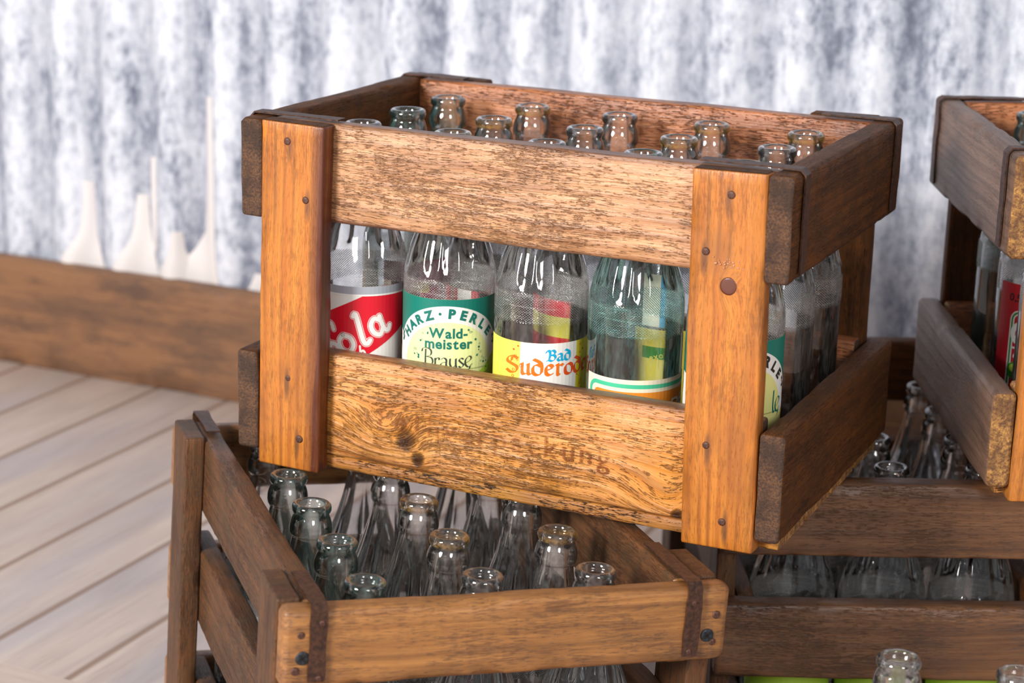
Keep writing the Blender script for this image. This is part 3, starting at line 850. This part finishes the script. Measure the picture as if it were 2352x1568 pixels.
class Label:
    """printed paper band; s runs round the bottle (m), t up it (m)"""

    def __init__(s, w, z0, z1, base, edge=0.0):
        s.bm = bmesh.new()
        s.mats = [INK['paper']]
        s.w, s.z0, s.z1 = w, z0, z1
        s.rect(-w / 2, z0, w / 2, z1, base, 1)

    def mi(s, name):
        m = INK[name]
        if m not in s.mats:
            s.mats.append(m)
        return s.mats.index(m)

    def tri(s, vs, fs, col, layer):
        i = s.mi(col)
        bv = [s.bm.verts.new((x, y, layer)) for x, y in vs]
        for f in fs:
            try:
                s.bm.faces.new([bv[k] for k in f]).material_index = i
            except ValueError:
                pass

    def poly(s, pts, col, layer):
        ts = tessellate_polygon([[Vector((x, y, 0)) for x, y in pts]])
        s.tri(pts, ts, col, layer)

    def rect(s, x0, y0, x1, y1, col, layer):
        s.tri([(x0, y0), (x1, y0), (x1, y1), (x0, y1)], [(0, 1, 2, 3)], col, layer)

    def disc(s, x, y, r, col, layer, n=14):
        s.tri([(x + r * math.cos(2 * math.pi * k / n), y + r * math.sin(2 * math.pi * k / n)) for k in range(n)], [tuple(range(n))], col, layer)

    def ringd(s, x, y, r, w, col, layer, n=14):
        vs = [(x + q * math.cos(2 * math.pi * k / n), y + q * math.sin(2 * math.pi * k / n)) for q in (r, r - w) for k in range(n)]
        s.tri(vs, [(k, (k + 1) % n, n + (k + 1) % n, n + k) for k in range(n)], col, layer)

    def band(s, pts, w, col, layer, closed=False):
        vs = []
        n = len(pts)
        for i, p in enumerate(pts):
            a = pts[(i - 1) % n] if closed or i else p
            b = pts[(i + 1) % n] if closed or i < n - 1 else p
            dx, dy = b[0] - a[0], b[1] - a[1]
            l = math.hypot(dx, dy) or 1
            vs += [(p[0] - dy / l * w / 2, p[1] + dx / l * w / 2), (p[0] + dy / l * w / 2, p[1] - dx / l * w / 2)]
        fs = [(2 * i, 2 * i + 1, (2 * i + 3) % (2 * n), (2 * i + 2) % (2 * n)) for i in range(n if closed else n - 1)]
        s.tri(vs, fs, col, layer)

    def text(s, body, x, y, size, col, layer, bold=0.0, rot=0.0, sx=1.0, center=True, slant=0.0):
        pen = 0.0
        items = []
        for ch in body:
            if ch == ' ':
                pen += 0.3
                continue
            vs, fs, a, b = glyph(ch, bold)
            items.append((vs, fs, pen - a))
            pen += (b - a) + 0.07
        off = -pen / 2 if center else 0
        c, sn = math.cos(rot), math.sin(rot)
        for vs, fs, dx in items:
            out = []
            for (u, v) in vs:
                px = (u + dx + off + slant * v) * size * sx
                py = v * size
                out.append((x + px * c - py * sn, y + px * sn + py * c))
            s.tri(out, fs, col, layer)

    def arc_text(s, body, cx, cy, rad, a0, a1, size, col, layer, bold=0.0):
        n = len(body)
        for i, ch in enumerate(body):
            a = a0 + (a1 - a0) * i / (n - 1)
            th = R(90 - a)
            s.text(ch, cx + rad * math.cos(th), cy + rad * math.sin(th), size, col, layer, bold, rot=R(-a))

    def pen(s, font, body, x, y, size, width, col, layer, nib=None, rot=0.0, smooth_n=5, track=0.0, sx=1.0):
        """letters drawn with a broad nib (nib angle in radians) or a round pen (nib None)"""
        c, sn = math.cos(rot), math.sin(rot)
        px = 0.0
        for ch in body:
            adv, strokes = font[ch]
            for st in strokes:
                P = catmull(st, smooth_n)
                P = [((px + a) * size * sx, b * size) for a, b in P]
                P = [(x + a * c - b * sn, y + a * sn + b * c) for a, b in P]
                if nib is None:
                    s.band(P, width, col, layer)
                    for q in (P[0], P[-1]):
                        s.disc(q[0], q[1], width / 2, col, layer, 10)
                else:
                    dx, dy = math.cos(nib) * width / 2, math.sin(nib) * width / 2
                    tx, ty = -math.sin(nib) * width * 0.12, math.cos(nib) * width * 0.12
                    for a, b in zip(P, P[1:]):
                        s.tri([(a[0] - dx, a[1] - dy), (a[0] + dx, a[1] + dy), (b[0] + dx, b[1] + dy), (b[0] - dx, b[1] - dy)], [(0, 1, 2, 3)], col, layer)
                        s.tri([(a[0] - tx, a[1] - ty), (a[0] + tx, a[1] + ty), (b[0] + tx, b[1] + ty), (b[0] - tx, b[1] - ty)], [(0, 1, 2, 3)], col, layer)
            px += adv + track

    def build(s, bottle, az, rad=BR + 0.00012):
        bm = s.bm
        # clip to the paper, then cut into narrow strips so it wraps smoothly
        for co, no in (((-s.w / 2, 0, 0), (-1, 0, 0)), ((s.w / 2, 0, 0), (1, 0, 0)), ((0, s.z0, 0), (0, -1, 0)), ((0, s.z1, 0), (0, 1, 0))):
            bmesh.ops.bisect_plane(bm, geom=bm.verts[:] + bm.edges[:] + bm.faces[:], plane_co=co, plane_no=no, clear_outer=True, dist=1e-7)
        k = -s.w / 2 + 0.003
        while k < s.w / 2:
            bmesh.ops.bisect_plane(bm, geom=bm.verts[:] + bm.edges[:] + bm.faces[:], plane_co=(k, 0, 0), plane_no=(1, 0, 0), dist=1e-7)
            k += 0.003
        # back of the paper, facing the glass
        n = int(s.w / 0.003)
        back = [[bm.verts.new((-s.w / 2 + s.w * i / n, z, 0)) for z in (s.z0, s.z1)] for i in range(n + 1)]
        for a, b in zip(back, back[1:]):
            bm.faces.new((a[0], a[1], b[1], b[0])).material_index = 0
        for v in bm.verts:
            a = az + v.co.x / BR
            r = rad + v.co.z * 0.00007
            v.co = Vector((r * math.sin(a), -r * math.cos(a), v.co.y))
        me = bpy.data.meshes.new('label')
        bm.to_mesh(me)
        bm.free()
        for m in s.mats:
            me.materials.append(m)
        o = bpy.data.objects.new('label', me)
        link(o, bottle)
        return o


def arc_pts(cx, cy, r, a0, a1, n=24):
    return [(cx + r * math.sin(R(a0 + (a1 - a0) * i / n)), cy + r * math.cos(R(a0 + (a1 - a0) * i / n))) for i in range(n + 1)]


def lab_cola(b, az):
    l = Label(0.080, 0.020, 0.1195, 'white')
    l.rect(-0.04, 0.1140, 0.04, 0.1195, 'grey', 6)
    l.rect(-0.04, 0.1128, 0.04, 0.1140, 'white', 6)
    l.poly([(-0.040, 0.0895), (0.0405, 0.1300), (0.0405, 0.0885), (-0.040, 0.0400)], 'red', 2)
    for w, c, ly in ((0.0050, 'white', 3), (0.0042, 'red', 4), (0.0033, 'white', 5)):
        l.pen(BUB, 'C', -0.0240, 0.0650, 0.0145, w, c, ly, rot=R(16), smooth_n=6)
        l.pen(BUB, 'o', -0.0085, 0.0690, 0.0138, w, c, ly, rot=R(24), smooth_n=6)
        l.pen(BUB, 'l', 0.0045, 0.0765, 0.0130, w, c, ly, rot=R(16), smooth_n=6)
        l.pen(BUB, 'a', 0.0140, 0.0820, 0.0135, w, c, ly, rot=R(24), smooth_n=6)
    l.pen(BUB, 'h', 0.0045, 0.0675, 0.0056, 0.0014, 'white', 5, rot=R(5))
    l.text('mit Coffein', 0.006, 0.048, 0.006, 'white', 5, 0.01)
    l.build(b, az)


def lab_waldmeister(b, az, yellow=False, top='green'):
    z1 = 0.1195
    l = Label(0.098, 0.012, z1, 'light_yellow' if yellow else 'pale_lime')
    # green cap with the white name band arching through it
    cy = 0.0679
    pale = 'light_yellow' if yellow else 'pale_lime'
    inkc = 'black' if yellow else 'teal'
    l.rect(-0.049, 0.090, 0.049, z1, top, 2)
    l.poly([(-0.049, 0.0915)] + arc_pts(0, cy, 0.0470, -62, 62, 30) + [(0.049, 0.0915), (0.049, 0.070), (-0.049, 0.070)], 'white', 3)
    l.poly(arc_pts(0, cy, 0.0355, -88, 88, 30), pale, 4)
    l.rect(-0.049, 0.012, 0.049, 0.0700, pale, 4)
    l.poly([(-0.049, 0.0790), (-0.0345, 0.0740), (-0.0345, 0.0690), (-0.049, 0.0690)], 'white', 5)
    l.poly([(0.049, 0.0790), (0.0345, 0.0740), (0.0345, 0.0690), (0.049, 0.0690)], 'white', 5)
    l.arc_text('HARZ·PERLE', 0, cy, 0.0386, -53, 50, 0.0090, inkc, 6, 0.055)
    l.pen(CURL, 's', -0.0420, 0.0850, 0.0055, 0.0022, inkc, 6, nib=R(60))
    l.pen(CURL, 's', 0.0370, 0.0850, 0.0055, 0.0022, inkc, 6, nib=R(-60))
    if not yellow:
        l.text('Wald-', 0.0005, 0.0922, 0.0098, 'teal', 6, 0.03)
        l.text('meister', 0.0010, 0.0845, 0.0100, 'teal', 6, 0.03)
        l.pen(CURL, 'Brause', -0.0185, 0.0712, 0.0066, 0.0013, 'charcoal', 6, nib=R(25), smooth_n=7)
        rnd = random.Random(5)
        for side in (-1, 1):
            for k in range(17):
                t_ = rnd.random()
                x = side * (0.0140 + 0.0165 * t_ + rnd.uniform(-0.002, 0.002))
                y = 0.0700 + 0.026 * (1 - t_) + rnd.uniform(-0.005, 0.004)
                if abs(x) < 0.0185 and y < 0.0920:
                    continue
                if rnd.random() < 0.45:
                    l.disc(x, y, rnd.uniform(0.0003, 0.0009), 'teal', 6)
                else:
                    l.ringd(x, y, rnd.uniform(0.0006, 0.0009), 0.00022, 'teal', 6)
        l.poly([(-0.010, 0.012)] + [(0.049 * u - 0.010 * (1 - u), 0.055 + 0.032 * u ** 1.8) for u in [i / 14 for i in range(15)]] + [(0.049, 0.012)], 'lime', 5)
        l.text('mit Brausegrundstoff', 0.018, 0.0640, 0.0034, 'charcoal', 6)
    else:
        l.pen(CURL, 'le', 0.0250, 0.0690, 0.0085, 0.0015, 'teal', 6, nib=R(25))
        l.pen(CURL, 'u', 0.0080, 0.0720, 0.0080, 0.0015, 'teal', 6, nib=R(25))
        l.rect(0.042, 0.012, 0.049, 0.066, 'strong_yellow', 5)
        for i, tx in enumerate(('Brausegrundstoff', 'mit Farbstoffen und', 'mit Kohlensäure', '0,5 l')):
            l.text(tx, 0.0340, 0.0540 - i * 0.0058, 0.0036, 'charcoal', 6)
        l.rect(0.0483, 0.012, 0.049, 0.088, 'teal', 6)
    l.build(b, az)


def lab_suderode(b, az):
    l = Label(0.122, 0.012, 0.0985, 'yellow')
    l.rect(-0.0270, 0.012, 0.0145, 0.0985, 'white', 2)
    l.rect(0.0145, 0.012, 0.0235, 0.0985, 'strong_yellow', 2)
    l.rect(0.0235, 0.012, 0.061, 0.0985, 'yellow', 2)
    l.pen(FRAK, 'Bad', -0.0092, 0.0862, 0.0050, 0.0019, 'cyan', 4, nib=R(38), smooth_n=3, sx=1.42)
    l.pen(FRAK, 'Suder', -0.0385, 0.0762, 0.0074, 0.0027, 'orange', 4, nib=R(38), smooth_n=3, sx=1.45)
    l.pen(FRAK, 'oder', 0.0040, 0.0762, 0.0074, 0.0027, 'deep_orange', 4, nib=R(38), smooth_n=3, sx=1.45)
    l.text('Brunnen', -0.004, 0.0610, 0.0088, 'cyan', 4, 0.02)
    rnd = random.Random(3)
    for cx in (-0.0290, 0.0190):
        for k in range(22):
            y = 0.096 - k * 0.0036 + rnd.uniform(-0.001, 0.001)
            x = cx + rnd.uniform(-0.0035, 0.0035)
            if rnd.random() < 0.5:
                l.disc(x, y, rnd.uniform(0.0004, 0.0008), 'deep_orange', 5)
            else:
                l.ringd(x, y, rnd.uniform(0.0008, 0.0012), 0.0003, 'deep_orange', 5)
    l.build(b, az)


def rrect(x0, y0, x1, y1, r, n=6):
    out = []
    for cx, cy, a0 in ((x1 - r, y1 - r, 0), (x0 + r, y1 - r, 90), (x0 + r, y0 + r, 180), (x1 - r, y0 + r, 270)):
        out += [(cx + r * math.cos(R(a0 + 90 * k / n)), cy + r * math.sin(R(a0 + 90 * k / n))) for k in range(n + 1)]
    return out


def lab_limonade(b, az):
    l = Label(0.102, 0.012, 0.0830, 'cream')
    l.band(rrect(-0.0465, 0.016, 0.0465, 0.0785, 0.006), 0.0028, 'mint', 2, closed=True)
    l.poly(rrect(-0.0425, 0.019, 0.0425, 0.0745, 0.004), 'field_orange', 2)
    for dx, dy, c, ly in ((0.0007, -0.0007, 'black', 3), (0, 0, 'cream', 4)):
        l.text('LIMONADE', -0.004 + dx, 0.0570 + dy, 0.0115, c, ly, 0.03, rot=R(7), slant=0.25, sx=1.25)
    l.build(b, az)


def lab_plain(b, az, w, z0, z1, col, stripe=None, body=None, tcol='white', y=None, size=0.008):
    l = Label(w, z0, z1, col)
    if stripe:
        for (a, c) in stripe:
            l.rect(a[0], a[1], a[2], a[3], c, 2)
    if body:
        l.text(body, 0, y, size, tcol, 3, 0.02, rot=R(18))
    l.build(b, az)


def lab_orange(b, az):
    l = Label(0.100, 0.020, 0.1190, 'dull_red')
    l.text('0,5 l', -0.0330, 0.1060, 0.0080, 'black', 3, 0.015)
    l.band(rrect(-0.0360, 0.035, 0.040, 0.0980, 0.006), 0.0035, 'white', 2, closed=True)
    l.band(rrect(-0.0360, 0.035, 0.040, 0.0980, 0.006), 0.0014, 'leaf', 3, closed=True)
    l.rect(-0.034, 0.0705, 0.038, 0.0720, 'white', 3)
    l.text('O', -0.0290, 0.0755, 0.0200, 'white', 4, 0.07, sx=0.8)
    l.text('o', -0.0300, 0.0630, 0.0090, 'white', 4, 0.03)
    l.text('Orange', 0.006, 0.0765, 0.0150, 'white', 4, 0.04)
    l.disc(-0.030, 0.0540, 0.0070, 'leaf', 4, 20)
    l.disc(-0.032, 0.0560, 0.0030, 'lime', 5, 16)
    l.build(b, az)


def put_bottle(M4, x, y, z, tint, label, group=None, spin=0.0, lean=(0, 0), s=1.0):
    o = bpy.data.objects.new('glass_bottle', BOTTLE)
    link(o)
    o.matrix_world = M4 @ Matrix.Translation((x, y, z)) @ Matrix.Rotation(lean[0], 4, 'X') @ Matrix.Rotation(lean[1], 4, 'Y') @ Matrix.Rotation(spin, 4, 'Z') @ Matrix.Scale(s, 4)
    o.material_slots[0].link = 'OBJECT'
    o.material_slots[0].material = G[tint]
    tag(o, label, 'bottle', group)
    return o


def crate_matrix(root):
    return Matrix.Translation(root.location) @ root.rotation_euler.to_matrix().to_4x4()


ORD = ['first', 'second', 'third', 'fourth', 'fifth']
rs_ = random.Random(11)
bm = bmesh.new()
for i, ch in enumerate('Leihverpackung'):
    vs, fs, xa, xb = glyph(ch, 0.0)
    sz = 0.0215
    cx = 0.0925 + i * 0.01265
    bv = [bm.verts.new((cx + (u - (xa + xb) / 2) * sz, 0.0130, 0.0370 + v * sz)) for u, v in vs]
    for f in fs:
        bm.faces.new([bv[k] for k in f])
so = mesh_obj('stencil_lettering', bm, stencil(), B1['long0'])
so.matrix_basis = LOCM[B1['long0'].name].inverted()

# top crate: five across, three deep
T1 = crate_matrix(ROOT1)
tints1 = [['clear', 'stained', 'clear', 'teal', 'stained'], ['aqua', 'stained', 'clear', 'stained', 'clear'], ['teal', 'stained', 'clear', 'stained', 'stained']]
look = {'clear': 'clear', 'stained': 'rusty-lipped', 'aqua': 'pale aqua', 'teal': 'teal-tinted', 'dusty': 'dusty', 'shade': 'clear'}
lab1 = {(0, 0): 'with red-white label ', (0, 1): 'with green-topped lime label ', (0, 2): 'with yellow-white label ', (0, 3): 'with low orange label ', (0, 4): 'with green-topped yellow label '}
for j in range(3):
    for i in range(5):
        kind = tints1[j][i]
        row = ('front row', 'middle row', 'back row')[j]
        extra = lab1.get((j, i), '')
        b = put_bottle(T1, 0.0452 + 0.0703 * i + rs_.uniform(-0.0006, 0.0006), 0.0652 + 0.0671 * j, 0.0101, kind,
                       '%s bottle %sin the amber crate, %s, %s from left' % (look[kind], extra, row, ORD[i]), 'bottles in the amber top crate', 0)
        if (j, i) == (0, 0): lab_cola(b, R(19))
        elif (j, i) == (0, 1): lab_waldmeister(b, R(25))
        elif (j, i) == (0, 2): lab_suderode(b, R(47))
        elif (j, i) == (0, 3): lab_limonade(b, R(44))
        elif (j, i) == (0, 4): lab_waldmeister(b, R(27), yellow=True)
        elif (j, i) == (1, 0): lab_plain(b, R(60), 0.070, 0.02, 0.124, 'magenta', [((-0.035, 0.10, 0.0, 0.108), 'mustard')])
        elif (j, i) == (1, 1): lab_plain(b, R(-20), 0.060, 0.02, 0.110, 'dull_red', [((0.0, 0.02, 0.012, 0.11), 'white')])
        elif (j, i) == (1, 2): lab_plain(b, R(-40), 0.060, 0.02, 0.112, 'red', [((-0.01, 0.085, 0.03, 0.10), 'yellow')])
        elif (j, i) == (1, 3):
            lab_plain(b, R(14), 0.046, 0.02, 0.1010, 'mustard', [((-0.016, 0.080, 0.012, 0.0885), 'leaf')], 'exotics', 'mustard', 0.0815, 0.006)
            lab_plain(b, R(-1), 0.017, 0.1030, 0.1400, 'cream', [((0.0045, 0.1030, 0.0085, 0.1400), 'sky')])
        elif (j, i) == (1, 4): lab_plain(b, R(-115), 0.075, 0.012, 0.1090, 'cream')

# lower left crate
T2 = crate_matrix(ROOT2)
tints2 = [['aqua', 'clear', 'clear'], ['aqua', 'stained', 'stained'], ['teal', 'stained', 'clear'], ['aqua', 'clear', 'clear'], ['clear', 'clear', 'clear']]
for i in range(5):
    for j in range(3):
        kind = tints2[i][j]
        b = put_bottle(T2, 0.3212 - 0.0710 * i, 0.0628 + 0.0752 * j, 0.0140 if i < 3 else 0.0108, kind,
                       '%s bottle in the lower left crate, %s row from front, %s from left' % (look[kind], ORD[i], ORD[j]), 'bottles in the lower left crate', R(13 * i + 7 * j))
        if (i, j) == (1, 1): lab_plain(b, R(90), 0.09, 0.012, 0.1195, 'magenta', [((-0.02, 0.1, 0.02, 0.104), 'mustard')])
        if (i, j) == (0, 0): lab_plain(b, R(70), 0.09, 0.012, 0.1000, 'lime')
        if (i, j) == (2, 0): lab_plain(b, R(-40), 0.08, 0.012, 0.1000, 'strong_yellow', [((-0.04, 0.05, 0.04, 0.055), 'red')])

# lower right crate
T3 = crate_matrix(ROOT3)
for i in range(4):
    for j in range(3):
        kind = 'shade'
        b = put_bottle(T3, 0.3230 - 0.0703 * i, 0.0632 + 0.0683 * j, 0.0105, kind,
                       '%s bottle in the lower right crate, %s row from front, %s from left' % (look[kind], ORD[i], ORD[j]), 'bottles in the lower right crate', R(9 * i + 5 * j))
        if i == 0: lab_plain(b, R(95), 0.10, 0.012, 0.0880, 'lime')

# crate at the right edge
T5 = crate_matrix(ROOT5)
n5 = [(0, 0, 'clear', 'nearest the front post'), (0, 1, 'clear', 'with a red label'), (0, 2, 'aqua', 'at the back corner'), (1, 0, 'clear', 'beside the front post'), (1, 1, 'clear', 'in the middle')]
for (i, j, kind, ex) in n5:
    b = put_bottle(T5, 0.0452 + 0.0703 * i, 0.0650 + 0.0671 * j, 0.0101, kind,
                   '%s bottle %s in the greyed crate at the right edge' % (look[kind], ex), 'bottles in the right edge crate', 0)
    if (i, j) == (0, 1): lab_orange(b, R(14))

# two bottles standing on the floor in front of the lower right crate
IDM = Matrix.Identity(4)
put_bottle(IDM, 0.4815, -0.0640, FZ, 'clear', 'clear glass bottle on the floor in front of the dull brown crate, left one', 'bottles standing in front of the lower right crate', 0)
put_bottle(IDM, 0.5500, -0.0520, FZ, 'clear', 'clear glass bottle on the floor at bottom right corner, cut by the edge', 'bottles standing in front of the lower right crate', R(20))
